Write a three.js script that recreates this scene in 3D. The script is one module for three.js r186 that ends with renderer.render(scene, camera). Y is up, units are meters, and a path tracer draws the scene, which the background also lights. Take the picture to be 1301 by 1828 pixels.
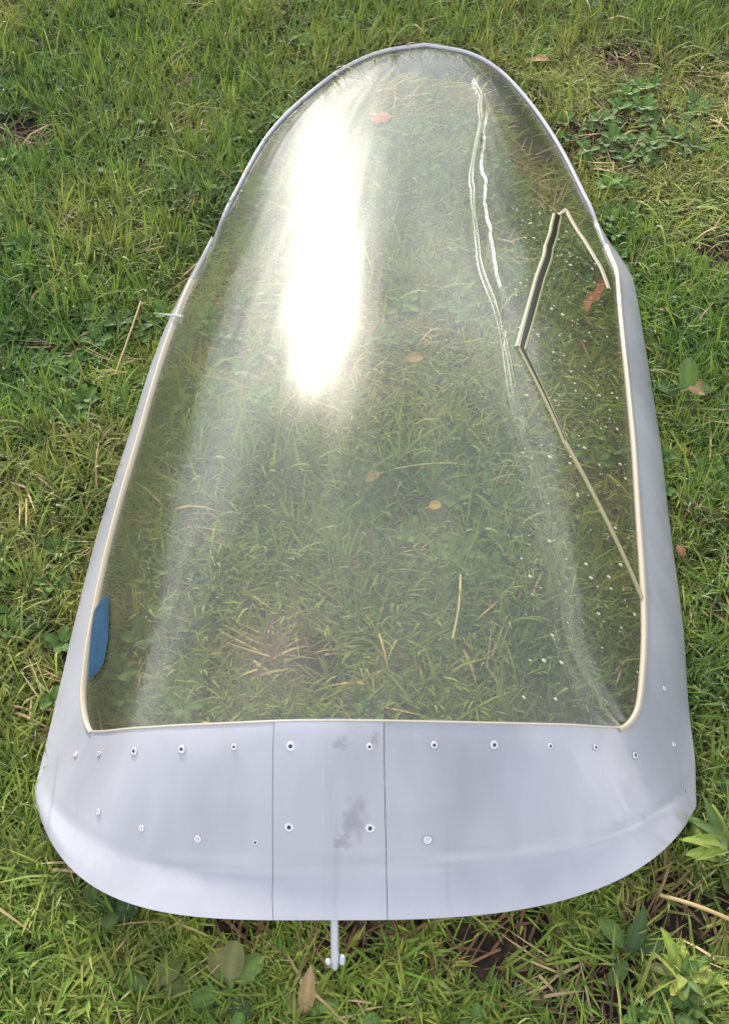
import * as THREE from 'three';
import { mergeGeometries } from 'three/addons/utils/BufferGeometryUtils.js';

// ------------------------------------------------------------------ camera, sky, sun, exposure
const scene = new THREE.Scene();
const camera = new THREE.PerspectiveCamera(50, 1301 / 1828, 0.02, 400);
camera.position.set(0, 1.35, 0);
camera.rotation.set(THREE.MathUtils.degToRad(-55), 0, 0);
const renderer = new THREE.WebGLRenderer({ antialias: true });
renderer.toneMapping = THREE.LinearToneMapping;
renderer.toneMappingExposure = 1.75;
renderer.shadowMap.enabled = true;
renderer.setSize(728, 1024);

const SUN_AZ = THREE.MathUtils.degToRad(-14), SUN_EL = THREE.MathUtils.degToRad(24);
const sunDir = new THREE.Vector3(Math.sin(SUN_AZ) * Math.cos(SUN_EL), Math.sin(SUN_EL), -Math.cos(SUN_AZ) * Math.cos(SUN_EL));
const sun = new THREE.DirectionalLight(new THREE.Color(1.0, 0.93, 0.84), 2.9);
sun.position.copy(sunDir).multiplyScalar(12);
sun.target.position.set(0, 0, -1.2);
sun.castShadow = true;
sun.shadow.radius = 15;
sun.shadow.mapSize.set(2048, 2048);
Object.assign(sun.shadow.camera, { left: -3, right: 3, top: 3, bottom: -3, near: 1, far: 30 });
scene.add(sun, sun.target);

// seeded random numbers and lattice noise
function rng(seed) {
  let a = seed >>> 0;
  return () => { a = (a + 0x6d2b79f5) | 0; let t = Math.imul(a ^ (a >>> 15), 1 | a); t = (t + Math.imul(t ^ (t >>> 7), 61 | t)) ^ t; return ((t ^ (t >>> 14)) >>> 0) / 4294967296; };
}
function hash3(x, y, z) {
  let h = Math.imul(x, 374761393) ^ Math.imul(y, 668265263) ^ Math.imul(z, 2147483647 - 1274126177);
  h = Math.imul(h ^ (h >>> 13), 1274126177); h ^= h >>> 16;
  return (h >>> 0) / 4294967296;
}
const ease = (t) => t * t * (3 - 2 * t);
function noise(x, y, z = 0) {
  const i = Math.floor(x), j = Math.floor(y), k = Math.floor(z), a = ease(x - i), b = ease(y - j), c = ease(z - k);
  const L = (p, q, t) => p + (q - p) * t, h = (p, q, r) => hash3(i + p, j + q, k + r);
  return L(L(L(h(0, 0, 0), h(1, 0, 0), a), L(h(0, 1, 0), h(1, 1, 0), a), b), L(L(h(0, 0, 1), h(1, 0, 1), a), L(h(0, 1, 1), h(1, 1, 1), a), b), c);
}
function fbm(x, y, z = 0, o = 4) { let s = 0, a = 0.5, n = 0; for (let k = 0; k < o; k++) { s += a * noise(x, y, z); n += a; a *= 0.5; x = x * 2.03 + 11.7; y = y * 2.03 + 5.3; z = z * 2.03 + 3.1; } return s / n; }
const smooth = (a, b, x) => { const t = Math.min(1, Math.max(0, (x - a) / (b - a))); return t * t * (3 - 2 * t); };
const mix = (a, b, t) => a + (b - a) * t;

const az2 = (x, z) => Math.atan2(x, -z);            // bearing from straight ahead, to the right
const treeDeg = [[-180, 8], [-100, 12], [-78, 20], [-60, 17], [-46, 8], [-32, 6], [-14, 3], [6, 4], [16, 11], [29, 20], [49, 25], [66, 25], [85, 15], [102, 9], [180, 8]];
function treeLine(a) { // height of the far trees above the horizon, by bearing
  const d = THREE.MathUtils.radToDeg(a); let i = 0; while (i < treeDeg.length - 2 && d > treeDeg[i + 1][0]) i++;
  const [x0, y0] = treeDeg[i], [x1, y1] = treeDeg[i + 1], t = Math.min(1, Math.max(0, (d - x0) / (x1 - x0)));
  return THREE.MathUtils.degToRad(y0 + (y1 - y0) * ease(t));
}
{ // the sky: hazy summer afternoon, broken cloud, white towards the horizon and round the sun
  const w = 1024, h = 512, d = new Float32Array(w * h * 4);
  for (let r = 0; r < h; r++) {
    const el = ((r + 0.5) / h - 0.5) * Math.PI, y = Math.sin(el), c = Math.cos(el);
    for (let q = 0; q < w; q++) {
      const az = ((q + 0.5) / w - 0.5) * 2 * Math.PI, x = c * Math.cos(az), z = c * Math.sin(az);
      const up = Math.max(y, 0), haze = Math.exp(-up * 4.8);
      let R = mix(0.3, 1.3, haze), G = mix(0.39, 1.3, haze), B = mix(0.56, 1.31, haze);
      const k = 1 / (up + 0.28), cl = fbm(x * k * 1.5 + 7, z * k * 1.5 + 3, 0.4, 5);
      const cover = smooth(0.47, 0.66, cl) * smooth(0.0, 0.12, y + 0.06);
      const thick = smooth(0.58, 0.8, cl), lit = mix(1.5, 0.95, thick);
      R = mix(R, lit, cover); G = mix(G, lit * 0.985, cover); B = mix(B, lit * 0.975, cover);
      const cs = x * sunDir.x + y * sunDir.y + z * sunDir.z, ang = Math.acos(Math.min(1, Math.max(-1, cs)));
      // thin bright cloud lit through from behind, below and round the sun
      const da = Math.atan2(x, -z) - SUN_AZ, veil = Math.exp(-((da / 0.24) ** 2) - (((el - 0.27) / 0.19) ** 2)) * (0.45 + 1.1 * smooth(0.35, 0.65, fbm(da * 5 + 3, el * 9 + 1, 0.2, 4)));
      const glow = 0.5 * Math.exp(-((ang / 0.14) ** 2)) + 0.7 * Math.exp(-ang / 0.3) + 0.55 * veil;
      R += glow; G += glow * 0.975; B += glow * 0.94;
      // belt of bright broken cloud low all round the field
      const bank = 1.5 * Math.exp(-(((el - 0.42) / 0.17) ** 2)) * smooth(0.34, 0.62, fbm(x * 3.2 + 9, z * 3.2 + 4, el * 9, 4));
      R += bank; G += bank * 0.99; B += bank * 0.97;
      if (y < 0) { R = 0.3; G = 0.31; B = 0.27; }
      const o = (r * w + q) * 4; d[o] = R; d[o + 1] = G; d[o + 2] = B; d[o + 3] = 1;
    }
  }
  const t = new THREE.DataTexture(d, w, h, THREE.RGBAFormat, THREE.FloatType);
  t.mapping = THREE.EquirectangularReflectionMapping; t.magFilter = t.minFilter = THREE.LinearFilter; t.wrapS = THREE.RepeatWrapping; t.needsUpdate = true;
  scene.background = t; scene.environment = t; scene.backgroundIntensity = scene.environmentIntensity = 0.8;
}

// ------------------------------------------------------------------ small helpers
const used = {};
function numbered(name) { const n = used[name] = (used[name] ?? -1) + 1; return n ? `${name}_${String(n).padStart(3, '0')}` : name; }
function shade(o) { o.castShadow = o.receiveShadow = true; return o; }
function part(name, geometry, material, parent) { const m = shade(new THREE.Mesh(geometry, material)); m.name = name; parent.add(m); return m; }
function thing(name, label, category, at = [0, 0, 0], turn = 0, group) {
  const o = new THREE.Group(); o.name = numbered(name); o.position.set(...at); o.rotation.y = turn;
  o.userData = { label, category }; if (group) o.userData.group = group;
  scene.add(o); return o;
}
function pchip(X, Y) { // smooth monotone curve through points
  const n = X.length, h = [], s = [], m = new Array(n).fill(0);
  for (let i = 0; i < n - 1; i++) { h[i] = X[i + 1] - X[i]; s[i] = (Y[i + 1] - Y[i]) / h[i]; }
  for (let i = 1; i < n - 1; i++) if (s[i - 1] * s[i] > 0) { const a = 2 * h[i] + h[i - 1], b = h[i] + 2 * h[i - 1]; m[i] = (a + b) / (a / s[i - 1] + b / s[i]); }
  m[0] = s[0]; m[n - 1] = s[n - 2];
  return (x) => {
    x = Math.min(X[n - 1], Math.max(X[0], x)); let i = 0; while (i < n - 2 && x > X[i + 1]) i++;
    const t = (x - X[i]) / h[i], t2 = t * t, t3 = t2 * t;
    return (2 * t3 - 3 * t2 + 1) * Y[i] + (t3 - 2 * t2 + t) * h[i] * m[i] + (3 * t2 - 2 * t3) * Y[i + 1] + (t3 - t2) * h[i] * m[i + 1];
  };
}
function grid(nu, nv, f, flip = false) { // f(i/nu, j/nv) -> { p, n, uv }
  const P = [], N = [], T = [], I = [];
  for (let j = 0; j <= nv; j++) for (let i = 0; i <= nu; i++) { const q = f(i / nu, j / nv); P.push(q.p.x, q.p.y, q.p.z); N.push(q.n.x, q.n.y, q.n.z); T.push(q.uv[0], q.uv[1]); }
  for (let j = 0; j < nv; j++) for (let i = 0; i < nu; i++) { const a = j * (nu + 1) + i, b = a + 1, c = a + nu + 1, e = c + 1; flip ? I.push(a, c, b, b, c, e) : I.push(a, b, c, b, e, c); }
  const g = new THREE.BufferGeometry();
  g.setAttribute('position', new THREE.Float32BufferAttribute(P, 3)); g.setAttribute('normal', new THREE.Float32BufferAttribute(N, 3)); g.setAttribute('uv', new THREE.Float32BufferAttribute(T, 2)); g.setIndex(I);
  return facing(g);
}
function facing(g) { // turn every triangle to the side that its normals point to
  const p = g.attributes.position.array, n = g.attributes.normal.array, ix = g.index.array, a = new THREE.Vector3(), b = new THREE.Vector3(), c = new THREE.Vector3();
  for (let k = 0; k < ix.length; k += 3) {
    a.fromArray(p, ix[k] * 3); b.fromArray(p, ix[k + 1] * 3).sub(a); c.fromArray(p, ix[k + 2] * 3).sub(a); b.cross(c);
    if (b.x * n[ix[k] * 3] + b.y * n[ix[k] * 3 + 1] + b.z * n[ix[k] * 3 + 2] < 0) { const t = ix[k + 1]; ix[k + 1] = ix[k + 2]; ix[k + 2] = t; }
  }
  return g;
}
function dataMap(n, f, srgb = false) {
  const d = new Uint8Array(n * n * 4);
  for (let j = 0; j < n; j++) for (let i = 0; i < n; i++) { const c = f((i + 0.5) / n, (j + 0.5) / n), o = (j * n + i) * 4; for (let k = 0; k < 3; k++) d[o + k] = Math.round(255 * Math.min(1, Math.max(0, c[k]))); d[o + 3] = 255; }
  const t = new THREE.DataTexture(d, n, n); t.wrapS = t.wrapT = THREE.RepeatWrapping; t.magFilter = THREE.LinearFilter; t.minFilter = THREE.LinearMipmapLinearFilter; t.generateMipmaps = true;
  if (srgb) t.colorSpace = THREE.SRGBColorSpace; t.needsUpdate = true; return t;
}
const tiled = (f) => (u, v) => { // noise without a seam at the tile's edge
  const a = f(u, v), b = f(u - 1, v), c = f(u, v - 1), e = f(u - 1, v - 1), s = ease(u), t = ease(v);
  return mix(mix(a, b, s), mix(c, e, s), t);
};

// ------------------------------------------------------------------ the ground
const BASE = new THREE.Vector3(0.03, 0, -1.1);      // the canopy's place on the grass
const bare = [[-0.68, -1.85, 0.13], [0.475, -1.83, 0.1], [0.385, -0.35, 0.09], [0.15, -0.33, 0.11], [0.25, -0.27, 0.09], [-0.02, -0.335, 0.07], [-0.17, -0.35, 0.06], [-0.3, -0.39, 0.05], [0.54, -2.08, 0.08], [-0.1, -0.7, 0.09], [-0.43, -0.72, 0.06], [0.63, -1.51, 0.07], [-0.45, -1.15, 0.05], [-0.9, -2.5, 0.12], [0.9, -2.6, 0.15], [-0.3, -2.5, 0.1], [0.66, -0.72, 0.05]];
function bareness(x, z) {
  let b = 0; const wob = (fbm(x * 14, z * 14, 2.2, 3) - 0.5) * 0.09;
  for (const [cx, cz, r] of bare) b = Math.max(b, 1 - smooth(r * 0.35, r * 1.15, Math.hypot(x - cx, (z - cz) * 1.2) + wob));
  return Math.max(b, 0.75 * smooth(0.61, 0.74, fbm(x * 5.5 + 31, z * 5.5 + 9, 1.1, 4)));
}
const lushness = (x, z) => smooth(0.36, 0.66, fbm(x * 3.1 + 3, z * 3.1 + 17, 0.7, 3));
const dryness = (x, z) => smooth(0.42, 0.68, fbm(x * 2.3 + 50, z * 2.3 + 1, 4.7, 4) + 0.19 * smooth(-1.2, -2.3, z));
const groundY = (x, z) => (fbm(x * 4 + 8, z * 4 + 2, 9.1, 4) - 0.5) * 0.035 * smooth(9, 4, Math.hypot(x, z + 1));
{
  const N = 220, P = [], T = [], I = [], C = [];
  const line = (k) => { const t = k / N * 2 - 1; return t * 2.2 + Math.sign(t) * Math.pow(Math.abs(t), 9) * 250; };
  for (let j = 0; j <= N; j++) for (let i = 0; i <= N; i++) {
    const x = line(i), z = line(j) - 1.3; P.push(x, groundY(x, z) - 0.004, z); T.push(x, z);
    const far = smooth(3, 8, Math.hypot(x, z)), b = bareness(x, z), n = fbm(x * 22, z * 22, 5, 3);
    const s = 0.55 + 0.9 * n;
    C.push(mix(mix(0.042, 0.05, b) * s, 0.075, far), mix(mix(0.052, 0.032, b) * s, 0.1, far), mix(mix(0.018, 0.022, b) * s, 0.026, far));
  }
  for (let j = 0; j < N; j++) for (let i = 0; i < N; i++) { const a = j * (N + 1) + i, b = a + 1, c = a + N + 1, e = c + 1; I.push(a, c, b, b, c, e); }
  const g = new THREE.BufferGeometry(); g.setAttribute('position', new THREE.Float32BufferAttribute(P, 3)); g.setAttribute('uv', new THREE.Float32BufferAttribute(T, 2)); g.setAttribute('color', new THREE.Float32BufferAttribute(C, 3)); g.setIndex(I); g.computeVertexNormals();
  const soilNoise = tiled((u, v) => fbm(u * 26, v * 26, 1.5, 5));
  const map = dataMap(512, (u, v) => { const n = 0.55 + 0.6 * (soilNoise(u, v) - 0.5) * 2; return [n, n * 0.98, n * 0.95]; }), bump = dataMap(512, (u, v) => { const n = soilNoise(u, v); return [n, n, n]; });
  map.repeat.set(3.1, 3.1); bump.repeat.set(3.1, 3.1);
  const m = shade(new THREE.Mesh(g, new THREE.MeshStandardMaterial({ vertexColors: true, map, bumpMap: bump, bumpScale: 0.012, roughness: 1 })));
  m.name = 'ground'; m.userData.kind = 'structure'; scene.add(m);
}

// ------------------------------------------------------------------ the canopy's skin: S(u, v), u across (-1 left sill, 1 right sill), v from the wide rear end to the tip
const TIP = 2.121, SILL = 0.022, LEAN = THREE.MathUtils.degToRad(66);   // LEAN: how far round the skin has turned where it meets the sill
const leftSill = pchip([0.483, 0.508, 0.534, 0.643, 0.754, 0.865, 0.965, 1.061, 1.164, 1.262, 1.393, 1.499, 1.612, 1.818, 1.962, 2.065, 2.105, 2.121], [-0.403, -0.411, -0.409, -0.402, -0.396, -0.388, -0.377, -0.364, -0.352, -0.338, -0.309, -0.279, -0.247, -0.185, -0.102, -0.012, 0.058, 0.129]);
const rightSill = pchip([0.483, 0.512, 0.549, 0.595, 0.736, 0.924, 1.061, 1.212, 1.407, 1.484, 1.513, 1.612, 1.774, 1.953, 2.059, 2.099, 2.121], [0.41, 0.414, 0.419, 0.421, 0.435, 0.445, 0.454, 0.459, 0.463, 0.445, 0.434, 0.41, 0.375, 0.315, 0.254, 0.202, 0.129]);
const ridgeY = pchip([0.3287, 0.3537, 0.3783, 0.3976, 0.4493, 0.5217, 0.64, 0.78, 0.92, 1.08, 1.35, 1.63, 1.85, 2.0, 2.121], [0.088, 0.0925, 0.098, 0.113, 0.15, 0.186, 0.207, 0.215, 0.212, 0.2, 0.16, 0.111, 0.073, 0.048, 0.022]);
const ridgeX = pchip([0.3287, 0.5, 0.722, 1.018, 1.309, 1.614, 1.847, 2.121], [-0.03, -0.026, 0, 0.029, 0.055, 0.082, 0.097, 0.129]);
const REAR = 0.3287, CORNER = 0.483, arc = (th) => [Math.sin(th) / Math.sin(LEAN), Math.max(0, (Math.cos(th) - Math.cos(LEAN)) / (1 - Math.cos(LEAN)))];
function S(u, v) {
  const q = (1 - v) ** 1.7, ds = TIP - (TIP - CORNER) * q, dr = TIP - (TIP - REAR) * q, [a, b] = arc(Math.min(1, Math.abs(u)) * LEAN), X = ridgeX(dr);
  const xs = u < 0 ? leftSill(ds) : rightSill(ds);
  return new THREE.Vector3(X + (xs - X) * a, SILL + (ridgeY(dr) - SILL) * b, -(dr + (ds - dr) * (1 - b) ** (u < 0 ? 1.6 : 1.3)));
}
function normalAt(u, v) {
  const h = 2e-3, u0 = Math.max(-1, u - h), u1 = Math.min(1, u + h), v0 = Math.max(0, v - h), v1 = Math.min(0.9985, v + h);
  const n = new THREE.Vector3().crossVectors(S(u1, v).sub(S(u0, v)), S(u, v1).sub(S(u, v0)));
  if (n.lengthSq() < 1e-16) return new THREE.Vector3(0, 0.5, -0.87);
  n.normalize(); const out = S(u, v).sub(new THREE.Vector3(0.03, 0.0, -1.1)); // outward
  if (n.dot(out) < 0) n.negate();
  return n;
}
const onSkin = (u, v, off = 0) => { const n = normalAt(u, v); return { p: S(u, v).addScaledVector(n, off).sub(BASE), n }; };
const roofAt = (x, z) => { // height of the skin over a spot of ground, null outside its outline
  const d = -z; if (d < REAR || d > TIP) return null;
  const X = ridgeX(d), xs = x < X ? leftSill(d) : rightSill(d), a = Math.abs(x - X) / Math.abs(xs - X);
  if (a >= 1) return null;
  const b = arc(Math.asin(a * Math.sin(LEAN)))[1]; if (d < REAR + (CORNER - REAR) * (1 - b) ** 1.4) return null;
  return SILL + (ridgeY(d) - SILL) * b;
};

// ------------------------------------------------------------------ grass
const R1 = rng(71);
function blade(out, rnd, len, wid, x0, z0, az, tilt, bend, tone) {
  const segs = 4, ca = Math.cos(az), sa = Math.sin(az); let x = x0, y = 0, z = z0, t = tilt; const twist = (rnd() - 0.5) * 1.6;
  const at = out.P.length / 3;
  for (let s = 0; s <= segs; s++) {
    const f = s / segs, w = wid * 0.5 * Math.max(0.06, s === segs ? 0.06 : 1 - 0.75 * f ** 2.2), wx = -Math.sin(az + twist * f) * w, wz = Math.cos(az + twist * f) * w;
    out.P.push(x - wx, y + w * 0.25, z - wz, x + wx, y, z + wz);
    const k = mix(tone * 0.95, tone * 1.05, f); out.C.push(k * mix(1.1, 1, f), k, k * mix(1.15, 1, f), k * mix(1.1, 1, f), k, k * mix(1.15, 1, f));
    const l = len / segs; x += ca * Math.sin(t) * l; z += sa * Math.sin(t) * l; y += Math.cos(t) * l; t += bend / segs;
  }
  for (let s = 0; s < segs; s++) { const a = at + s * 2; out.I.push(a, a + 1, a + 2, a + 1, a + 3, a + 2); }
}
function geo(out) { const g = new THREE.BufferGeometry(); g.setAttribute('position', new THREE.Float32BufferAttribute(out.P, 3)); g.setAttribute('color', new THREE.Float32BufferAttribute(out.C, 3)); g.setIndex(out.I); g.computeVertexNormals(); return g; }
function tuft(seed, n, len, wid, spread, tiltA, tiltB) {
  const rnd = rng(seed), out = { P: [], C: [], I: [] };
  for (let k = 0; k < n; k++) {
    const a = rnd() * 6.283, r = spread * Math.sqrt(rnd());
    blade(out, rnd, len * (0.45 + 0.75 * rnd()), wid * (0.6 + 0.7 * rnd()), Math.cos(a) * r, Math.sin(a) * r, rnd() * 6.283, mix(tiltA, tiltB, rnd()), (rnd() - 0.15) * 1.5, 0.75 + 0.5 * rnd());
  }
  return geo(out);
}
const leafMat = (o = {}) => new THREE.MeshPhysicalMaterial({ vertexColors: true, side: THREE.DoubleSide, roughness: 0.95, transmission: 0.4, thickness: 0, ...o });
const bladeMat = leafMat();
const strawMat = new THREE.MeshStandardMaterial({ vertexColors: true, side: THREE.DoubleSide, roughness: 0.9 });

function scatter(name, label, category, geometry, material, spots) {
  const m = shade(new THREE.InstancedMesh(geometry, material, spots.length)), o = new THREE.Object3D();
  spots.forEach((s, k) => { o.position.set(s.x, s.y, s.z); o.rotation.set(s.rx ?? 0, s.turn, s.rz ?? 0); o.scale.set(s.s, s.s * (s.h ?? 1), s.s); o.updateMatrix(); m.setMatrixAt(k, o.matrix); m.setColorAt(k, s.c); });
  m.name = numbered(name); m.userData = { label, category, kind: 'stuff' }; scene.add(m); return m;
}
const GREEN = [[0.072, 0.18, 0.018], [0.13, 0.245, 0.022], [0.195, 0.29, 0.028], [0.27, 0.31, 0.048]];
function grassColor(x, z, rnd) {
  const l = lushness(x, z), d = dryness(x, z), pick = Math.min(3, Math.max(0, Math.floor(4 * (0.55 * rnd() + 0.45 * (1 - l)) + d * 0.8)));
  const c = GREEN[pick].slice(), j = 0.75 + 0.5 * rnd();
  const y = d * 0.4 * rnd(); c[0] = mix(c[0], 0.24, y); c[1] = mix(c[1], 0.21, y); c[2] = mix(c[2], 0.07, y);
  return new THREE.Color().setRGB(c[0] * j, c[1] * j, c[2] * j);
}
{
  const shortTufts = [11, 12, 13, 14].map((s) => tuft(s, 9, 0.044, 0.0034, 0.013, 0.2, 1.3));
  const longTufts = [21, 22, 23].map((s) => tuft(s, 8, 0.07, 0.0038, 0.013, 0.1, 1.15));
  const thatch = [31, 32].map((s) => tuft(s, 7, 0.05, 0.0024, 0.02, 1.15, 1.5));
  const bins = { s: shortTufts.map(() => []), l: longTufts.map(() => []), t: thatch.map(() => []) };
  const place = (x, z, dens) => {
    const b = bareness(x, z), l = lushness(x, z);
    let roof = roofAt(x, z), top = 9;
    for (const [dx, dz] of [[0, 0], [0.035, 0], [-0.035, 0], [0, 0.035], [0, -0.035]]) { const r = dx || dz ? roofAt(x + dx, z + dz) : roof; if (r !== null) { top = Math.min(top, r - 0.014); roof ??= r; } }
    const y = groundY(x, z) - 0.003;
    if (top < 0.02) return;
    if (R1() < 0.014 + 0.07 * b + 0.03 * dryness(x, z)) {
      const k = 0.55 + 0.8 * R1(), brown = R1() < 0.4 + 0.5 * b;
      const c = brown ? [0.1, 0.058, 0.03] : [0.34, 0.27, 0.13];
      bins.t[Math.floor(R1() * thatch.length)].push({ x, y: y + 0.004 + R1() * 0.012, z, turn: R1() * 6.283, s: 0.7 + 0.7 * R1(), c: new THREE.Color().setRGB(c[0] * k, c[1] * k, c[2] * k) });
      return;
    }
    if (R1() < b * 0.93) return;
    const c = grassColor(x, z, R1), long = R1() < 0.03 + 0.26 * l * (roof === null ? 1 : 0.6);
    const h = Math.min(1, (top - groundY(x, z)) / (long ? 0.1 : 0.062));
    const s = (0.7 + 0.6 * R1()) * dens;
    const item = { x, y, z, turn: R1() * 6.283, s, h: Math.min((0.6 + 0.85 * l) , h / Math.max(0.6, s)), c, rx: (R1() - 0.5) * 0.5, rz: (R1() - 0.5) * 0.5 };
    (long ? bins.l : bins.s)[Math.floor(R1() * (long ? 3 : 4))].push(item);
  };
  for (let k = 0; k < 78000; k++) place((R1() * 2 - 1) * 1.35, 0.12 - R1() * 3.5, 1);
  for (let k = 0; k < 26000; k++) { const a = R1() * 6.283, r = 1.2 + 5.5 * Math.sqrt(R1()), x = Math.cos(a) * r, z = -1.5 + Math.sin(a) * r; if (Math.abs(x) < 1.35 && z > -3.38 && z < 0.12) continue; place(x, z, 1.5); }
  // turf leaning on the rim of the canopy from outside
  for (let k = 0; k < 420; k++) {
    const v = R1() ** 1.5, rear = k % 3 === 0, side = R1() < 0.5 ? -1 : 1, p = rear ? S(R1() * 2 - 1, 0) : S(side, v), out = new THREE.Vector3(p.x - 0.03, 0, rear ? p.z + 0.9 : p.z > -1.7 ? 0 : p.z + 1.7).normalize(), off = 0.008 + 0.022 * R1();
    p.addScaledVector(out, off); if (roofAt(p.x, p.z) !== null || bareness(p.x, p.z) > 0.6) continue;
    bins.l[k % 3].push({ x: p.x, y: groundY(p.x, p.z) - 0.003, z: p.z, turn: R1() * 6.283, s: 0.5 + 0.45 * R1(), h: 0.8, c: grassColor(p.x, p.z, R1), rx: (R1() - 0.5) * 0.7, rz: (R1() - 0.5) * 0.7 });
  }
  // pale arching blades that stand out of the turf, and small round-leaved weeds between the grass
  const archTufts = [41, 42, 43].map((sd) => { const rnd = rng(sd), out = { P: [], C: [], I: [] }; for (let k = 0; k < 2; k++) blade(out, rnd, 0.09 * (0.7 + 0.6 * rnd()), 0.0036, 0.006 * rnd(), 0.006 * rnd(), rnd() * 6.283, 0.3 + 0.5 * rnd(), 1.2 + 1.2 * rnd(), 1); return geo(out); });
  const arch = archTufts.map(() => []);
  for (let k = 0; k < 520; k++) {
    const x = (R1() * 2 - 1) * 1.3, z = 0.1 - R1() * 3.2; if (roofAt(x, z) !== null && roofAt(x, z) < 0.11) continue;
    const j = 0.7 + 0.6 * R1(), dry = R1() < 0.14; arch[Math.floor(R1() * 3)].push({ x, y: groundY(x, z), z, turn: R1() * 6.283, s: 0.7 + 0.6 * R1(), h: 0.8, c: new THREE.Color().setRGB((dry ? 0.5 : 0.27) * j, (dry ? 0.4 : 0.33) * j, (dry ? 0.18 : 0.06) * j) });
  }
  arch.forEach((b, k) => scatter('arching_grass', 'pale arching grass blades standing out of the lawn', 'grass', archTufts[k], bladeMat, b));
  const weedGeo = [61, 62, 63].map((sd) => { const rnd = rng(sd), list = []; for (let k = 0; k < 6; k++) { const g = leafGeo(0.022 * (0.7 + 0.6 * rnd()), 0.011 * (0.8 + 0.5 * rnd()), 0.5 + 0.6 * rnd(), 0.9, sd * 10 + k); g.rotateY(k * 1.05 + rnd()); list.push(g); } return mergeGeometries(list); });
  const weeds = weedGeo.map(() => []);
  for (let k = 0; k < 5200; k++) {
    const x = (R1() * 2 - 1) * 1.3, z = 0.1 - R1() * 3.2; if (fbm(x * 6 + 70, z * 6 + 4, 2, 3) < 0.55 || roofAt(x, z) < 0.05 && roofAt(x, z) !== null) continue;
    const j = 0.7 + 0.6 * R1(); weeds[Math.floor(R1() * 3)].push({ x, y: groundY(x, z) + 0.008, z, turn: R1() * 6.283, s: 0.7 + 0.7 * R1(), c: new THREE.Color().setRGB(0.1 * j, 0.19 * j, 0.03 * j) });
  }
  weeds.forEach((b, k) => scatter('low_weeds', 'small round leaved weeds growing between the grass', 'weeds', weedGeo[k], bladeMat, b));
  bins.s.forEach((b, k) => scatter('short_grass', 'short green lawn grass around and under the clear canopy', 'grass', shortTufts[k], bladeMat, b));
  bins.l.forEach((b, k) => scatter('long_grass', 'longer lush green grass tufts standing in the lawn', 'grass', longTufts[k], bladeMat, b));
  bins.t.forEach((b, k) => scatter('dry_grass', 'dry tan and brown grass litter lying in the lawn', 'dry grass', thatch[k], strawMat, b));
}

// ------------------------------------------------------------------ the canopy
const canopy = thing('aircraft_canopy', 'large clear acrylic aircraft canopy with a pale grey rear frame lying on the grass', 'aircraft canopy', BASE.toArray());

// paint, acrylic and trim
const fine = tiled((u, v) => fbm(u * 40, v * 40, 3.3, 4)), broad = tiled((u, v) => fbm(u * 5, v * 5, 8.8, 4));
const speck = tiled((u, v) => noise(u * 90, v * 90, 5.5)), wipe = tiled((u, v) => fbm(u * 50, v * 6, 2.2, 4));
const paintMap = dataMap(1024, (u, v) => { const n = 1 - 0.2 * smooth(0.42, 0.72, broad(u, v)) - 0.08 * fine(u, v) - 0.17 * smooth(0.62, 0.8, wipe(u, v)) - 0.22 * smooth(0.93, 0.98, speck(u, v)); return [0.99 * n, 0.985 * n, n]; });
const paintRough = dataMap(512, (u, v) => { const n = 0.35 + 0.9 * smooth(0.35, 0.75, broad(u, v)) * (0.5 + wipe(u, v)); return [n, n, n]; });
const paintBump = dataMap(512, (u, v) => { const n = 0.5 * fine(u, v) + 0.5 * broad(u, v); return [n, n, n]; });
paintMap.repeat.set(1.6, 1.6); paintRough.repeat.set(1.9, 1.9); paintBump.repeat.set(2.2, 2.2);
const paint = new THREE.MeshPhysicalMaterial({ color: new THREE.Color().setRGB(0.44, 0.44, 0.48), map: paintMap, bumpMap: paintBump, bumpScale: 0.0012, roughness: 0.5, clearcoat: 1, clearcoatRoughness: 0.2, clearcoatRoughnessMap: paintRough });
const scratch = tiled((u, v) => fbm(u * 30, v * 3, 6.1, 5)), dusty = tiled((u, v) => fbm(u * 4, v * 4, 2.7, 5));
const hazeMap = dataMap(512, (u, v) => { const n = 0.72 + 0.5 * (dusty(u, v) - 0.5) + 0.5 * (scratch(u, v) - 0.5); return [n, n, n]; });
const polishMap = dataMap(512, (u, v) => { const n = 0.5 + 0.9 * (scratch(u, v) - 0.5) + 1.1 * (dusty(u, v) - 0.5) + 0.25; return [n, n, n]; });
const outerSkin = new THREE.MeshPhysicalMaterial({ color: 0xfdfdf8, transmission: 1, thickness: 0, roughness: 0.16, roughnessMap: polishMap, ior: 1.5 });
const dustMap = dataMap(512, (u, v) => { const n = 1 - 0.05 * smooth(0.3, 0.75, dusty(u, v)) * (0.6 + 0.8 * scratch(u, v)); return [n, n, n]; });
const innerSkin = new THREE.MeshPhysicalMaterial({ color: 0xfaf8ee, transmission: 0.978, transmissionMap: dustMap, thickness: 0, roughness: 0.32, roughnessMap: hazeMap, specularIntensity: 0.7, ior: 1.5 });
const beadMat = new THREE.MeshPhysicalMaterial({ color: new THREE.Color().setRGB(0.68, 0.6, 0.47), roughness: 0.35, transmission: 0.3, thickness: 0, clearcoat: 0.5 });
const railMat = new THREE.MeshPhysicalMaterial({ color: new THREE.Color().setRGB(0.72, 0.67, 0.42), roughness: 0.35, transmission: 0.62, thickness: 0, clearcoat: 0.6 });
const gapMat = new THREE.MeshPhysicalMaterial({ color: new THREE.Color().setRGB(0.06, 0.065, 0.025), roughness: 0.25, transmission: 0.75, thickness: 0 });

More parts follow.
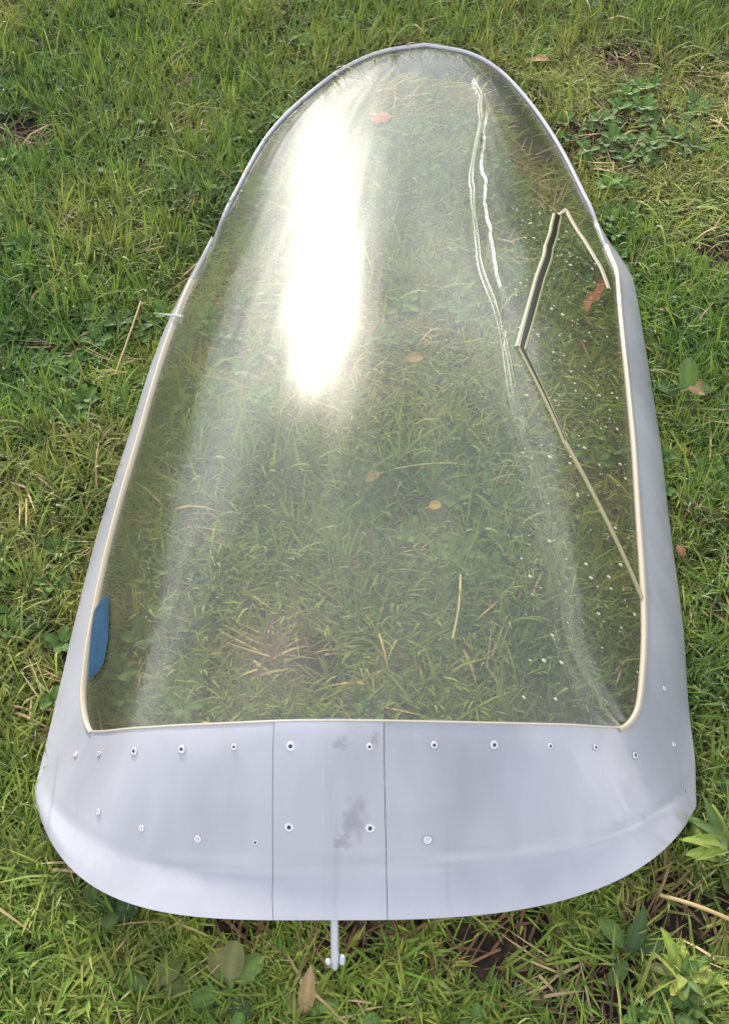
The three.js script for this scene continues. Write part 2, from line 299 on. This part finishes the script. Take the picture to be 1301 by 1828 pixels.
// where the glazing meets the frame, as (v -> u) on both flanks and (u -> v) at the rear
const glassLeft = pchip([0.0553, 0.0562, 0.058, 0.0606, 0.065, 0.0718, 0.0937, 0.1247, 0.1563, 0.2081, 0.2643, 0.3242, 0.3916, 0.45, 1], [-0.705, -0.736, -0.758, -0.775, -0.797, -0.817, -0.843, -0.861, -0.872, -0.887, -0.9, -0.918, -0.957, -0.995, -1]);
const glassRight = pchip([0.0566, 0.0574, 0.0591, 0.0612, 0.065, 0.0802, 0.1085, 0.1543, 0.2171, 0.2846, 0.3627, 0.4159, 0.45, 0.48, 1], [0.622, 0.66, 0.684, 0.699, 0.713, 0.731, 0.751, 0.766, 0.779, 0.797, 0.83, 0.88, 0.95, 0.995, 1]);
const glassRear = pchip([-0.736, -0.545, -0.372, -0.152, -0.022, 0.088, 0.275, 0.473, 0.648], [0.0556, 0.0622, 0.0646, 0.0651, 0.0649, 0.0649, 0.0643, 0.062, 0.0571]);
const streakU = pchip([0.0575, 0.0631, 0.079, 0.1028, 0.1166, 0.146, 0.1787, 0.2148, 0.2708, 0.3177, 0.3884, 0.492, 0.7007], [0.646, 0.61, 0.549, 0.487, 0.481, 0.447, 0.41, 0.364, 0.327, 0.297, 0.25, 0.269, 0.453]);
const ripple = (u, v) => { const d = u - streakU(v) + 0.014 * (noise(v * 22, 3, 7) - 0.5); return 0.0002 * Math.exp(-((d / 0.05) ** 2)) * Math.sin(d * 130 + 1.5 * noise(v * 12, 1, 1)) * smooth(0.8, 0.6, v); };
const wave = (u, v) => ripple(u, v) + 0.0016 * (fbm(u * 5 + 9, v * 5 + 1, 4.4, 3) - 0.5) + 0.0011 * (fbm(u * 4 + 2, v * 9 + 5, 0.3, 2) - 0.5) + 0.0003 * (noise(u * 26, v * 9, 3) - 0.5);
function skinGrid(off, flip) {
  return grid(300, 260, (s, t) => {
    const q = t < 0.25 ? 0.09 * (t / 0.25) ** 1.6 : 0.09 + 0.908 * ((t - 0.25) / 0.75);
    let u, v;
    const v0 = 0.0556 + q * 0.938; const ul = glassLeft(v0), ur = glassRight(v0); u = mix(ul, ur, s);
    v = v0 + (glassRear(u) - 0.0556) * (1 - smooth(0, 0.12, q));
    const h = 3e-3, a = (uu, vv) => { const n = normalAt(uu, vv); return S(uu, vv).addScaledVector(n, off + wave(uu, vv)); };
    const c = a(u, v), n = new THREE.Vector3().crossVectors(a(Math.min(1, u + h), v).sub(a(Math.max(-1, u - h), v)), a(u, Math.min(0.998, v + h)).sub(a(u, Math.max(0, v - h)))).normalize();
    if (!(n.lengthSq() > 0.5)) n.set(0, 1, 0); if (n.dot(normalAt(u, v)) < 0) n.negate();
    return { p: c.sub(BASE), n, uv: [c.x * 1.0 + BASE.x, -c.z * 0.5] };
  }, flip);
}
{
  const outer = skinGrid(0.0015), inner = skinGrid(-0.0015);
  const g = mergeGeometries([outer, inner], true);
  const m = part('glazing', g, [outerSkin, innerSkin], canopy); m.userData.label = 'clear scratched acrylic dome';
}
// hand-laid panels are never quite fair: shallow waves across the skin, run along its length
const dentAt = (u, v) => 0.0026 * (fbm(u * 7 + 4, v * 9 + 2, 0.5, 3) - 0.5) * (1 - smooth(0.6, 0.85, Math.abs(u))) + 0.00008 * Math.sin((u - 0.6 + 4 * (v - 0.033)) * 170) * Math.exp(-(((u - 0.6 + 4 * (v - 0.033)) / 0.06) ** 2)) * smooth(0.008, 0.016, v);
function dent(q, u, v) { const h = 0.004, tu = S(u + h > 1 ? 1 : u + h, v).sub(S(u - h < -1 ? -1 : u - h, v)), l = tu.length(); if (l < 1e-6) return; tu.divideScalar(l); q.n.addScaledVector(tu, -(dentAt(u + h, v) - dentAt(u - h, v)) / l).normalize(); q.p.addScaledVector(q.n, dentAt(u, v)); }
// a thick patch of skin between two paths in (u, v)
function plate(outerPath, innerPath, ns, nt, low, high) {
  const top = (s, t) => { const A = outerPath(s), B = innerPath(s), u = mix(A[0], B[0], t), v = mix(A[1], B[1], t); return { u, v }; };
  const face = (off) => grid(ns, nt, (s, t) => { const { u, v } = top(s, t); const edge = Math.min(1, Math.min(t, 1 - t) * nt); const q = onSkin(u, v, off > 0 ? off - 0.0009 * (1 - edge) : off); if (off < 0) q.n.negate(); else dent(q, u, v); return { ...q, uv: [q.p.x, q.p.z + q.p.y] }; }, off < 0);
  const rim = (path) => grid(Math.max(ns, nt), 1, (s, t) => { const [u, v] = path(s), q = onSkin(u, v, mix(low, high - 0.0009, t)), e = path(Math.min(1, s + 0.01)), d = path(Math.max(0, s - 0.01)); const tan = S(e[0], e[1]).sub(S(d[0], d[1])); return { p: q.p, n: tan.cross(q.n).normalize(), uv: [q.p.x, q.p.z] }; });
  return mergeGeometries([face(high), face(low), rim(outerPath), rim(innerPath), rim((t) => { const q = top(0, t); return [q.u, q.v]; }), rim((t) => { const q = top(1, t); return [q.u, q.v]; })]);
}
function path(points) { // points joined by arc length on the skin
  const L = [0]; for (let i = 1; i < points.length; i++) L.push(L[i - 1] + S(...points[i]).distanceTo(S(...points[i - 1])));
  const all = L[L.length - 1]; return (s) => { const d = s * all; let i = 0; while (i < L.length - 2 && d > L[i + 1]) i++; const t = Math.min(1, Math.max(0, (d - L[i]) / Math.max(1e-9, L[i + 1] - L[i]))); return [mix(points[i][0], points[i + 1][0], t), mix(points[i][1], points[i + 1][1], t)]; };
}
function seq(a, b, n) { return Array.from({ length: n + 1 }, (_, k) => mix(a, b, k / n)); }
{ // the rear frame: centre strip between two seams, a curved panel on each side running on along the flank, down to the sill
  const G = 0.0007;
  part('centre_strip', plate((s) => { const u = mix(-0.152 + G, 0.1 - G, s); return [u, 0]; }, (s) => { const u = mix(-0.165 + G, 0.082 - G, s); return [u, glassRear(u) + 0.0012]; }, 24, 48, -0.003, 0.0042), paint, canopy);
  for (const side of [-1, 1]) {
    const left = side < 0, end = left ? 0.45 : 0.48, glass = left ? glassLeft : glassRight, seam0 = left ? -0.152 - G : 0.1 + G, seam1 = left ? -0.165 - G : 0.082 + G, corner = left ? -0.736 : 0.648;
    // the corner is split in two plates so that their paths keep in step
    const outA = [...seq(seam0, side, 60).map((u) => [u, 0])], inA = [...seq(seam1, corner, 40).map((u) => [u, glassRear(u) + 0.0012])];
    const va = left ? 0.0556 : 0.0569;
    const outB = seq(0, end, 90).map((v) => [side, v]), inB = seq(0, 1, 120).map((t) => { const v = va + (end - va) * t ** 1.8; return [glass(v) - side * 0.0015, v]; });
    const a = path(outA), b = path(inA), c = path(outB), d = path(inB), n = mergeGeometries([plate(a, b, 90, 48, -0.003, 0.0035), plate(c, d, 130, 18, -0.003, 0.0035)]);
    part('side_frame', n, paint, canopy).userData.label = left ? 'left frame panel running along the flank' : 'right frame panel running along the flank';
  }
}
// flat strips laid along the skin
function ribbon(points, width, low, high, n = 80, domed = false) {
  const pa = path(points), P = [];
  for (let k = 0; k <= n; k++) { const [u, v] = pa(k / n), q = onSkin(u, v, 0), [u1, v1] = pa(Math.min(1, k / n + 0.004)), [u0, v0] = pa(Math.max(0, k / n - 0.004)), t = S(u1, v1).sub(S(u0, v0)).normalize(); P.push({ p: q.p, n: q.n, t, b: new THREE.Vector3().crossVectors(q.n, t).normalize() }); }
  const w = typeof width === 'function' ? width : () => width, prof = domed ? seq(-1, 1, 16).map((x) => [x, 0.5 + 0.5 * Math.cos(x * Math.PI)]) : [[-1, 0], [-0.92, 0.75], [-0.7, 1], [0.7, 1], [0.92, 0.75], [1, 0]];
  const pos = [], idx = [], uv = [], m = prof.length;
  P.forEach((q, k) => prof.forEach(([x, y], j) => { const v = q.p.clone().addScaledVector(q.b, x * w(k / n) / 2).addScaledVector(q.n, mix(low, high, y)); pos.push(v.x, v.y, v.z); uv.push((x + 1) / 2, k / n); }));
  for (let k = 0; k < n; k++) for (let j = 0; j < m - 1; j++) { const a = k * m + j, b = a + 1, c = a + m, e = c + 1; idx.push(a, c, b, b, c, e); }
  const g = new THREE.BufferGeometry(); g.setAttribute('position', new THREE.Float32BufferAttribute(pos, 3)); g.setAttribute('uv', new THREE.Float32BufferAttribute(uv, 2)); g.setIndex(idx); g.computeVertexNormals(); return g;
}
const uvLine = (A, B, n = 10) => seq(0, 1, n).map((t) => [mix(A[0], B[0], t), mix(A[1], B[1], t)]);
{ // cream sealing bead round the glazing
  const rear = seq(-0.72, 0.635, 40).map((u) => [u, glassRear(u) + 0.0005]), sideL = seq(0, 1, 90).map((t) => { const v = 0.0559 + 0.335 * t ** 2; return [glassLeft(v), v]; }), sideR = seq(0, 1, 90).map((t) => { const v = 0.0569 + 0.375 * t ** 2; return [glassRight(v), v]; });
  part('sealing_bead', ribbon(rear, 0.0026, 0, 0.0048, 140), beadMat, canopy);
  part('sealing_bead', ribbon(sideL, (s) => 0.0042 - 0.001 * s, 0, 0.006, 160), beadMat, canopy);
  part('sealing_bead', ribbon(sideR, (s) => 0.0062 + 0.0012 * Math.sin(s * 7), 0, 0.006, 160), beadMat, canopy);
}
{ // flanged trim round the far tip
  const trim = [...seq(0.4, 0.998, 80).map((v) => [-1, v]), ...seq(0.998, 0.43, 80).map((v) => [1, v])];
  const pts = trim.map(([u, v]) => { const p = S(u, v), c = new THREE.Vector3(0.07, p.y, Math.max(p.z, -1.75)); return p.add(p.clone().sub(c).setY(0).normalize().multiplyScalar(0.001)).setY(SILL + 0.004 - 0.03 * smooth(0.5, 0.42, v)).sub(BASE); });
  const curve = new THREE.CatmullRomCurve3(pts.filter((_, k) => k % 4 === 0 || k === pts.length - 1));
  const trimMat = new THREE.MeshPhysicalMaterial({ color: new THREE.Color().setRGB(0.42, 0.41, 0.46), roughness: 0.35, clearcoat: 0.6 });
  part('tip_trim', new THREE.TubeGeometry(curve, 240, 0.0042, 10), trimMat, canopy);
}
{ // the sliding direct-vision window let into the right flank
  const A = [0.641, 0.4591], B = [0.69, 0.4735], C = [0.79, 0.376], D = [0.369, 0.2853], M = [0.492, 0.2142], E = [0.745, 0.1185];
  const AD = [A, [0.511, 0.4053], [0.452, 0.3624], [0.407, 0.3205], D];
  const win = part('sliding_window', ribbon(AD, 0.0185, 0.0016, 0.0046, 60), railMat, canopy); win.userData.label = 'pale rail of the sliding window';
  part('window_rail', ribbon([...uvLine(D, M, 14), ...uvLine(M, E, 14)], (s) => 0.0095 - 0.0045 * smooth(0, 0.6, s), 0.0016, 0.005, 90), railMat, win);
  part('window_rail', ribbon([[0.72, 0.474], [0.731, 0.4357], [0.735, 0.4041], [0.77, 0.368]], 0.008, 0.0016, 0.004, 50), beadMat, win);
  part('window_rail', ribbon(uvLine(A, [0.72, 0.474], 6), 0.006, 0.0016, 0.004, 12), beadMat, win);
  const gap = [...AD, ...uvLine(D, M, 14)];
  part('window_gap', ribbon(gap, (s) => 0.0108 - 0.0088 * smooth(0.52, 1, s), 0.003, 0.0052, 90), gapMat, win);
}
function decal(poly, off, material, name, label) { // a thin film with a rounded outline given on the skin
  const c = poly.reduce((a, p) => [a[0] + p[0] / poly.length, a[1] + p[1] / poly.length], [0, 0]), edge = new THREE.CatmullRomCurve3(poly.map(([u, v]) => new THREE.Vector3(u, v * 4, 0)), true, 'catmullrom', 0.25);
  const g = grid(72, 8, (s, t) => { const e = edge.getPoint(s % 1), q = onSkin(mix(c[0], e.x, t), mix(c[1], e.y / 4, t), off); return { ...q, uv: [s, t] }; });
  const m = part(name, g, material, canopy); if (label) m.userData.label = label; return m;
}
const worn = (level, seed) => dataMap(128, (u, v) => { const n = level * smooth(1, 0.55, v + 0.9 * (fbm(Math.cos(u * 6.283) * v * 3 + seed, Math.sin(u * 6.283) * v * 3, seed, 4) - 0.5)); return [n, n, n]; });
const faded = (r, g, b, level, seed) => new THREE.MeshStandardMaterial({ color: new THREE.Color().setRGB(r, g, b), roughness: 0.5, alphaMap: worn(level, seed), transparent: true, side: THREE.DoubleSide });
decal([[-0.785, 0.1226], [-0.738, 0.1033], [-0.729, 0.0879], [-0.787, 0.0776], [-0.832, 0.0968], [-0.848, 0.1117]], 0.0032, new THREE.MeshPhysicalMaterial({ color: new THREE.Color().setRGB(0.02, 0.11, 0.24), map: dataMap(128, (u, v) => { const n = 0.45 + 0.8 * fbm(u * 9, v * 6, 7, 3); return [n, n, n]; }), roughness: 0.45, transmission: 0.45, thickness: 0, clearcoat: 0.5, side: THREE.DoubleSide }), 'blue_sticker', 'blue film sticker at the rear left corner');
decal([[0.6, 0.332], [0.625, 0.327], [0.645, 0.342], [0.69, 0.348], [0.73, 0.36], [0.765, 0.374], [0.735, 0.382], [0.68, 0.362], [0.64, 0.358], [0.61, 0.349]], 0.003, faded(0.62, 0.2, 0.13, 0.27, 4), 'red_sticker', 'torn red sticker inside the sliding window');
decal(seq(0, 1, 16).slice(0, 16).map((t) => [-0.179 + 0.058 * Math.cos(t * 6.283), 0.632 + 0.019 * Math.sin(t * 6.283)]), 0.0024, faded(0.7, 0.25, 0.26, 0.28, 9), 'red_sticker', 'faint round red sticker near the tip');
{ // a wavy crease in the acrylic along the right shoulder: low polished folds side by side
  const foldMat = new THREE.MeshPhysicalMaterial({ color: 0xfdfdf8, transmission: 1, thickness: 0, roughness: 0.3, ior: 1.5 });
  const fold = (v0, v1, off, amp, seed, w, hgt) => part('crease', ribbon(seq(v0, v1, 120).map((v) => [streakU(v) + off + amp * (fbm(v * 24, seed, 2, 4) - 0.5) * smooth(0, 0.05, Math.abs(v - v1)), v]), (s) => w * (0.25 + 0.75 * smooth(0, 0.08, s) * smooth(1, 0.93, s)) * (0.6 + 0.8 * noise(s * 14, seed, 5)), 0.0016, 0.0016 + hgt, 320, true), foldMat, canopy);
fold(0.76, 0.0585, 0, 0.02, 1, 0.0115, 0.0058); fold(0.66, 0.33, 0.045, 0.07, 5, 0.009, 0.0026); fold(0.3, 0.068, 0.012, 0.03, 13, 0.0095, 0.0052);
}
{ // grey smudges on the centre strip
  const blot = dataMap(128, (u, v) => { const a = (u - 0.5) * 2, b = (v - 0.5) * 2, n = smooth(0.1, 0.9, 1.0 - Math.hypot(a * 1.1, b) + 1.1 * (fbm(u * 6 + 1, v * 6, 3, 4) - 0.5)); return [n * 0.17, n * 0.17, n * 0.17]; });
  const dirt = new THREE.MeshStandardMaterial({ color: new THREE.Color().setRGB(0.16, 0.165, 0.19), roughness: 0.7, alphaMap: blot, transparent: true });
  for (const [u0, u1, v0, v1] of [[-0.015, 0.07, 0.024, 0.043], [-0.035, 0.025, 0.054, 0.061], [0.05, 0.08, 0.055, 0.063], [-0.03, 0.04, 0.0225, 0.03]]) part('smudge', grid(8, 8, (s, t) => ({ ...onSkin(mix(u0, u1, s), mix(v0, v1, t), 0.0046), uv: [s, t] })), dirt, canopy);
}
{ // dried water spots inside the right flank
  const rnd = rng(5), list = [], disc = new THREE.SphereGeometry(1, 7, 4);
  for (let k = 0; k < 460; k++) {
    const v = mix(0.07, 0.47, rnd() ** 0.8), u = mix(0.36, 0.73, rnd()); const q = onSkin(u, v, 0.0024), o = new THREE.Object3D();
    o.position.copy(q.p); o.lookAt(q.p.clone().add(q.n)); const r = 0.0006 + 0.0019 * rnd() ** 3.5; o.scale.set(r, r * (1 + 0.7 * rnd()), r * 0.4); o.updateMatrix(); list.push(disc.clone().applyMatrix4(o.matrix));
  }
  part('water_spots', mergeGeometries(list), new THREE.MeshStandardMaterial({ color: new THREE.Color().setRGB(0.62, 0.6, 0.5), roughness: 0.4, transparent: true, opacity: 0.7 }), canopy).userData.kind = 'stuff';
}
{ // countersunk screws with dark sockets
  const head = new THREE.LatheGeometry([[0.0022, 0.0002], [0.0026, 0.0012], [0.0042, 0.0014], [0.0056, 0.0009], [0.006, 0]].map(([x, y]) => new THREE.Vector2(x, y)), 20), hole = new THREE.CylinderGeometry(0.0023, 0.0023, 0.0006, 12);
  const steel = new THREE.MeshStandardMaterial({ color: new THREE.Color().setRGB(0.62, 0.62, 0.66), roughness: 0.32, metalness: 0.5 }), dark = new THREE.MeshStandardMaterial({ color: new THREE.Color().setRGB(0.05, 0.05, 0.06), roughness: 0.7 });
  const pale = new THREE.MeshStandardMaterial({ color: new THREE.Color().setRGB(0.62, 0.62, 0.66), roughness: 0.5 });
  const at = [[-0.788, 0.0436, 0.7, 1], [-0.68, 0.0492, 0.6, 0], [-0.549, 0.0537, 1, 0], [-0.402, 0.056, 1, 0], [-0.261, 0.0568, 0.75, 0], [-0.121, 0.0566, 1.1, 0], [0.056, 0.0562, 0.8, 0], [0.186, 0.0569, 0.85, 0], [0.313, 0.0566, 1, 0], [0.444, 0.0549, 0.75, 0], [0.566, 0.0521, 0.75, 0], [0.695, 0.0447, 0.9, 0], [-0.119, 0.0306, 1.1, 0], [0.061, 0.0302, 1.1, 0], [-0.657, 0.0281, 0.8, 1], [-0.506, 0.0275, 0.8, 1], [-0.345, 0.0264, 0.9, 1], [-0.199, 0.026, 0.7, 0], [0.177, 0.0264, 1, 1], [0.826, 0.0685, 0.7, 1], [0.866, 0.0401, 0.7, 1]];
  for (const [u, v, k, filled] of at) {
    const q = onSkin(u, v, 0.0042), s = part('screw', head, steel, canopy); s.position.copy(q.p); s.quaternion.setFromUnitVectors(new THREE.Vector3(0, 1, 0), q.n); s.scale.set(k * 0.85, 0.8, k * 0.85);
    const h = part('screw_socket', hole, filled ? pale : dark, s); h.position.y = 0.0006;
  }
}
{ // the locking pin under the rear edge, standing in the grass
  const metal = new THREE.MeshStandardMaterial({ color: new THREE.Color().setRGB(0.68, 0.69, 0.76), roughness: 0.4, metalness: 0.1 });
  const pin = part('locking_pin', new THREE.LatheGeometry([[0, 0], [0.0045, 0.001], [0.0046, 0.004], [0.0046, 0.098], [0, 0.098]].map(([x, y]) => new THREE.Vector2(x, y)), 18), metal, canopy); pin.position.set(-0.034, 0.006, -0.296).sub(BASE); pin.rotation.x = -0.52;
  for (const [x, h, tilt] of [[-0.0078, 0.005, 0.1], [0.0082, 0.011, -0.1]]) { const m = part('pin_lug', new THREE.LatheGeometry([[0, -0.003], [0.003, -0.002], [0.0034, 0], [0.003, h - 0.001], [0, h]].map(([a, b]) => new THREE.Vector2(a, b)), 12), metal, pin); m.position.set(x, 0.012, 0.002); m.rotation.z = tilt; }
}
{ // small tab on the left flank
  const q = S(-0.93, 0.3434), g = new THREE.ConeGeometry(0.004, 0.05, 8).rotateZ(1.25); g.scale(1, 0.6, 1); const t = part('latch_tab', g, paint, canopy); t.position.copy(q).add(new THREE.Vector3(-0.012, 0.012, 0)).sub(BASE);
}

// ------------------------------------------------------------------ the edge of the field, behind the viewer's sides
{
  const rnd = rng(404), out = [], blob = new THREE.IcosahedronGeometry(1, 3);
  for (let k = 0; k < 260; k++) {
    const az = ((k + rnd()) / 260 - 0.5) * 6.283, d = 34 + 8 * rnd(), h = Math.max(0.8, d * Math.tan(treeLine(az)) * (0.85 + 0.25 * rnd()));
    const g = blob.clone(), p = g.attributes.position, w = 1.6 + rnd() * 1.2; g.scale(w, h * 0.6, w);
    for (let i = 0; i < p.count; i++) { const n = 0.7 + 0.6 * fbm(p.getX(i) * 0.9 + k * 7, p.getY(i) * 0.9, p.getZ(i) * 0.9, 3); p.setXYZ(i, p.getX(i) * n, p.getY(i) * n, p.getZ(i) * n); }
    g.translate(Math.sin(az) * d, h * 0.42, -Math.cos(az) * d); g.computeVertexNormals(); out.push(g);
  }
  const m = shade(new THREE.Mesh(mergeGeometries(out), new THREE.MeshStandardMaterial({ color: new THREE.Color().setRGB(0.035, 0.06, 0.018), roughness: 1 })));
  m.name = 'far_wood'; m.userData = { label: 'dark belt of bushes and trees round the field', category: 'wood', kind: 'stuff' }; scene.add(m);
}

// ------------------------------------------------------------------ weeds and litter
function leafGeo(len, wid, lift, curl, seed, tip = 0.8) { // a broad leaf from its base, folded along the midrib
  const rnd = rng(seed), nl = 14, round = wid / len > 0.36, out = { P: [], C: [], I: [] }; let y = 0, r = 0, a = lift;
  for (let k = 0; k <= nl; k++) {
    const f = k / nl, w = wid * 0.5 * (round ? Math.max(f > 0.99 ? 0.15 : 0.12, Math.sqrt(Math.max(0, 1 - (2 * (f - 0.22) / 0.79 - 1) ** 2))) : Math.max(0.04, Math.sin(Math.PI * Math.min(1, f ** tip * 0.97 + 0.03)) ** 0.75) * (f < 0.2 ? mix(0.35, 1, f / 0.2) : 1)) * (1 + 0.1 * (rnd() - 0.5)), fold = 0.28 * w, wv = (rnd() - 0.5) * 0.004;
    for (const [s, up] of [[-1, fold], [-0.5, fold * 0.35], [0, 0], [0.5, fold * 0.35], [1, fold + wv]]) { out.P.push(r, y + up, s * w); const c = (s === 0 ? 1.35 : 0.92 + 0.16 * rnd()); out.C.push(c, c, c); }
    r += Math.cos(a) * len / nl; y += Math.sin(a) * len / nl; a -= curl / nl;
  }
  for (let k = 0; k < nl; k++) for (let j = 0; j < 4; j++) { const p = k * 5 + j; out.I.push(p, p + 5, p + 1, p + 1, p + 5, p + 6); }
  return geo(out);
}
const leafTone = (r, g, b) => leafMat({ color: new THREE.Color().setRGB(r, g, b), roughness: 0.92, transmission: 0.3 });
const TONES = { lime: leafTone(0.31, 0.35, 0.065), fresh: leafTone(0.23, 0.31, 0.045), mid: leafTone(0.11, 0.18, 0.04), deep: leafTone(0.05, 0.1, 0.03), olive: leafTone(0.17, 0.18, 0.06), brown: leafTone(0.2, 0.085, 0.04), tan: leafTone(0.4, 0.27, 0.13), yellow: leafTone(0.5, 0.36, 0.06) };
function plant(name, label, category, x, z, leaves, seed, group) {
  const rnd = rng(seed), t = thing(name, label, category, [x, groundY(x, z), z], 0, group);
  for (const [deg, len, wid, lift, curl, tone, rise = 0.004] of leaves) { const m = part('leaf', leafGeo(len, wid, lift, curl, Math.floor(rnd() * 1e6)), TONES[tone], t); m.rotation.y = THREE.MathUtils.degToRad(deg); m.position.y = rise; }
  return t;
}
function rosette(n, len, wid, lift, tones, seed) { const r = rng(seed), a = []; for (let k = 0; k < n; k++) a.push([k * 137.5 + 30 * r(), len * (0.6 + 0.6 * r()), wid * (0.75 + 0.5 * r()), lift * (0.5 + r()), 0.5 + 1.0 * r(), tones[Math.floor(r() * tones.length)], 0.003 + 0.012 * r()]); return a; }
plant('broadleaf_weed', 'bright yellow green weed rosette on bare soil at the lower right corner', 'weed', 0.362, -0.285, [...rosette(26, 0.036, 0.01, 0.9, ['fresh', 'lime', 'mid'], 3), ...rosette(14, 0.05, 0.012, 0.45, ['fresh', 'lime', 'olive', 'mid'], 4)], 31);
plant('broadleaf_weed', 'tall green weed with long leaves overlapping the right rear corner of the canopy', 'weed', 0.437, -0.425, [...rosette(15, 0.065, 0.017, 1.0, ['fresh', 'mid', 'lime'], 8), [182, 0.095, 0.014, 1.35, 1.6, 'fresh', 0.03], [160, 0.085, 0.012, 1.35, 1.4, 'mid', 0.03], [205, 0.08, 0.013, 1.3, 1.5, 'fresh', 0.03], [140, 0.07, 0.012, 1.2, 1.5, 'mid', 0.02], [172, 0.07, 0.011, 1.1, 1.5, 'lime', 0.02]], 32);
plant('broadleaf_weed', 'pale green weed beside the soil patch at the right edge, below the canopy corner', 'weed', 0.465, -0.36, [...rosette(24, 0.042, 0.011, 1.0, ['fresh', 'mid', 'lime'], 9)], 33);
plant('plantain', 'dull green plantain with broad rounded leaves in the shade left of the locking pin', 'plantain', -0.155, -0.275, [[80, 0.06, 0.028, 1.1, 0.9, 'olive'], [40, 0.055, 0.026, 0.8, 1, 'mid'], [115, 0.05, 0.026, 0.7, 1, 'olive'], [200, 0.05, 0.022, 0.5, 1, 'mid'], [300, 0.05, 0.022, 0.5, 1, 'deep']], 34);
plant('plantain', 'upright straw coloured plantain leaf below the locking pin', 'plantain', -0.068, -0.248, [[80, 0.062, 0.019, 1.0, 0.6, 'tan'], [140, 0.04, 0.014, 0.6, 1, 'olive'], [20, 0.045, 0.014, 0.5, 1, 'mid']], 35);
plant('plantain', 'dark green plantain with one upright leaf under the rear right edge of the canopy', 'plantain', 0.308, -0.31, [[75, 0.075, 0.02, 1.2, 0.5, 'deep'], [130, 0.055, 0.02, 0.7, 1, 'mid'], [20, 0.05, 0.02, 0.6, 1, 'deep'], [230, 0.045, 0.018, 0.5, 1, 'mid']], 36);
plant('plantain', 'single grey green plantain leaf standing beside the right flank', 'plantain', 0.512, -1.15, [[95, 0.075, 0.03, 1.25, 0.5, 'mid'], [150, 0.06, 0.025, 0.7, 1, 'deep'], [30, 0.06, 0.022, 0.6, 1, 'mid']], 37);
plant('plantain', 'small dark green plantain with round leaves near the left rear corner', 'plantain', -0.3, -0.36, rosette(7, 0.04, 0.022, 0.7, ['deep', 'mid'], 14), 38);
plant('plantain', 'dull brownish plantain lying flat in the grass at lower left', 'plantain', -0.24, -0.27, [[60, 0.055, 0.026, 0.45, 0.7, 'olive'], [20, 0.05, 0.022, 0.3, 0.7, 'olive'], [150, 0.05, 0.02, 0.4, 0.8, 'mid']], 39);
{
  const dead = (label, x, z, deg, len, wid, tone, curl, seed) => { const t = thing('dead_leaf', label, 'dead leaf', [x, groundY(x, z) + 0.026, z]); const m = part('leaf_blade', leafGeo(len, wid, 0.25, curl, seed), TONES[tone], t); m.rotation.set(0.3, THREE.MathUtils.degToRad(deg), 0.1); };
  dead('curled brown dead leaf in the grass right of the canopy flank', 0.5, -1.155, 10, 0.055, 0.026, 'tan', 1.6, 51);
  dead('small red brown dead leaf against the right frame edge', 0.455, -0.842, 100, 0.026, 0.013, 'brown', 1.2, 52);
  dead('tan dead leaf in the grass right of the canopy tip', 0.38, -2.06, 170, 0.045, 0.016, 'tan', 1.4, 53);
  dead('tan dead leaf seen through the middle of the clear dome', 0.06, -1.218, 20, 0.04, 0.018, 'tan', 1.2, 54);
  dead('small yellow dead leaf seen through the dome below its middle', 0.09, -0.937, 15, 0.026, 0.014, 'yellow', 0.8, 55);
  dead('tan dead leaf on the grass inside the dome, beside a dry stem', 0.03, -1.005, 200, 0.035, 0.016, 'tan', 1.2, 56);
}
function stalk(label, a, b, r, tone) {
  const A = new THREE.Vector3(...a), B = new THREE.Vector3(...b), t = thing('straw_stalk', label, 'straw', A.toArray()), c = new THREE.QuadraticBezierCurve3(new THREE.Vector3(), B.clone().sub(A).multiplyScalar(0.5).add(new THREE.Vector3(0.006, 0.012, 0)), B.clone().sub(A));
  part('stem', new THREE.TubeGeometry(c, 20, r, 6), new THREE.MeshStandardMaterial({ color: new THREE.Color().setRGB(...tone), roughness: 0.8 }), t);
}
stalk('pale dry straw lying on the grass inside the dome', [0.119, 0.034, -0.712], [0.134, 0.04, -0.81], 0.0016, [0.62, 0.52, 0.28]);
stalk('thin dry stem lying across the grass in the middle of the dome', [0.045, 0.035, -1.0], [0.14, 0.035, -1.01], 0.001, [0.45, 0.36, 0.2]);
stalk('long dry stem in the grass left of the canopy', [-0.4, 0.03, -1.2], [-0.37, 0.06, -1.33], 0.0014, [0.5, 0.38, 0.18]);
stalk('light dry stem on the soil at the lower right edge', [0.35, 0.022, -0.375], [0.44, 0.022, -0.34], 0.0024, [0.5, 0.36, 0.17]);

renderer.render(scene, camera);
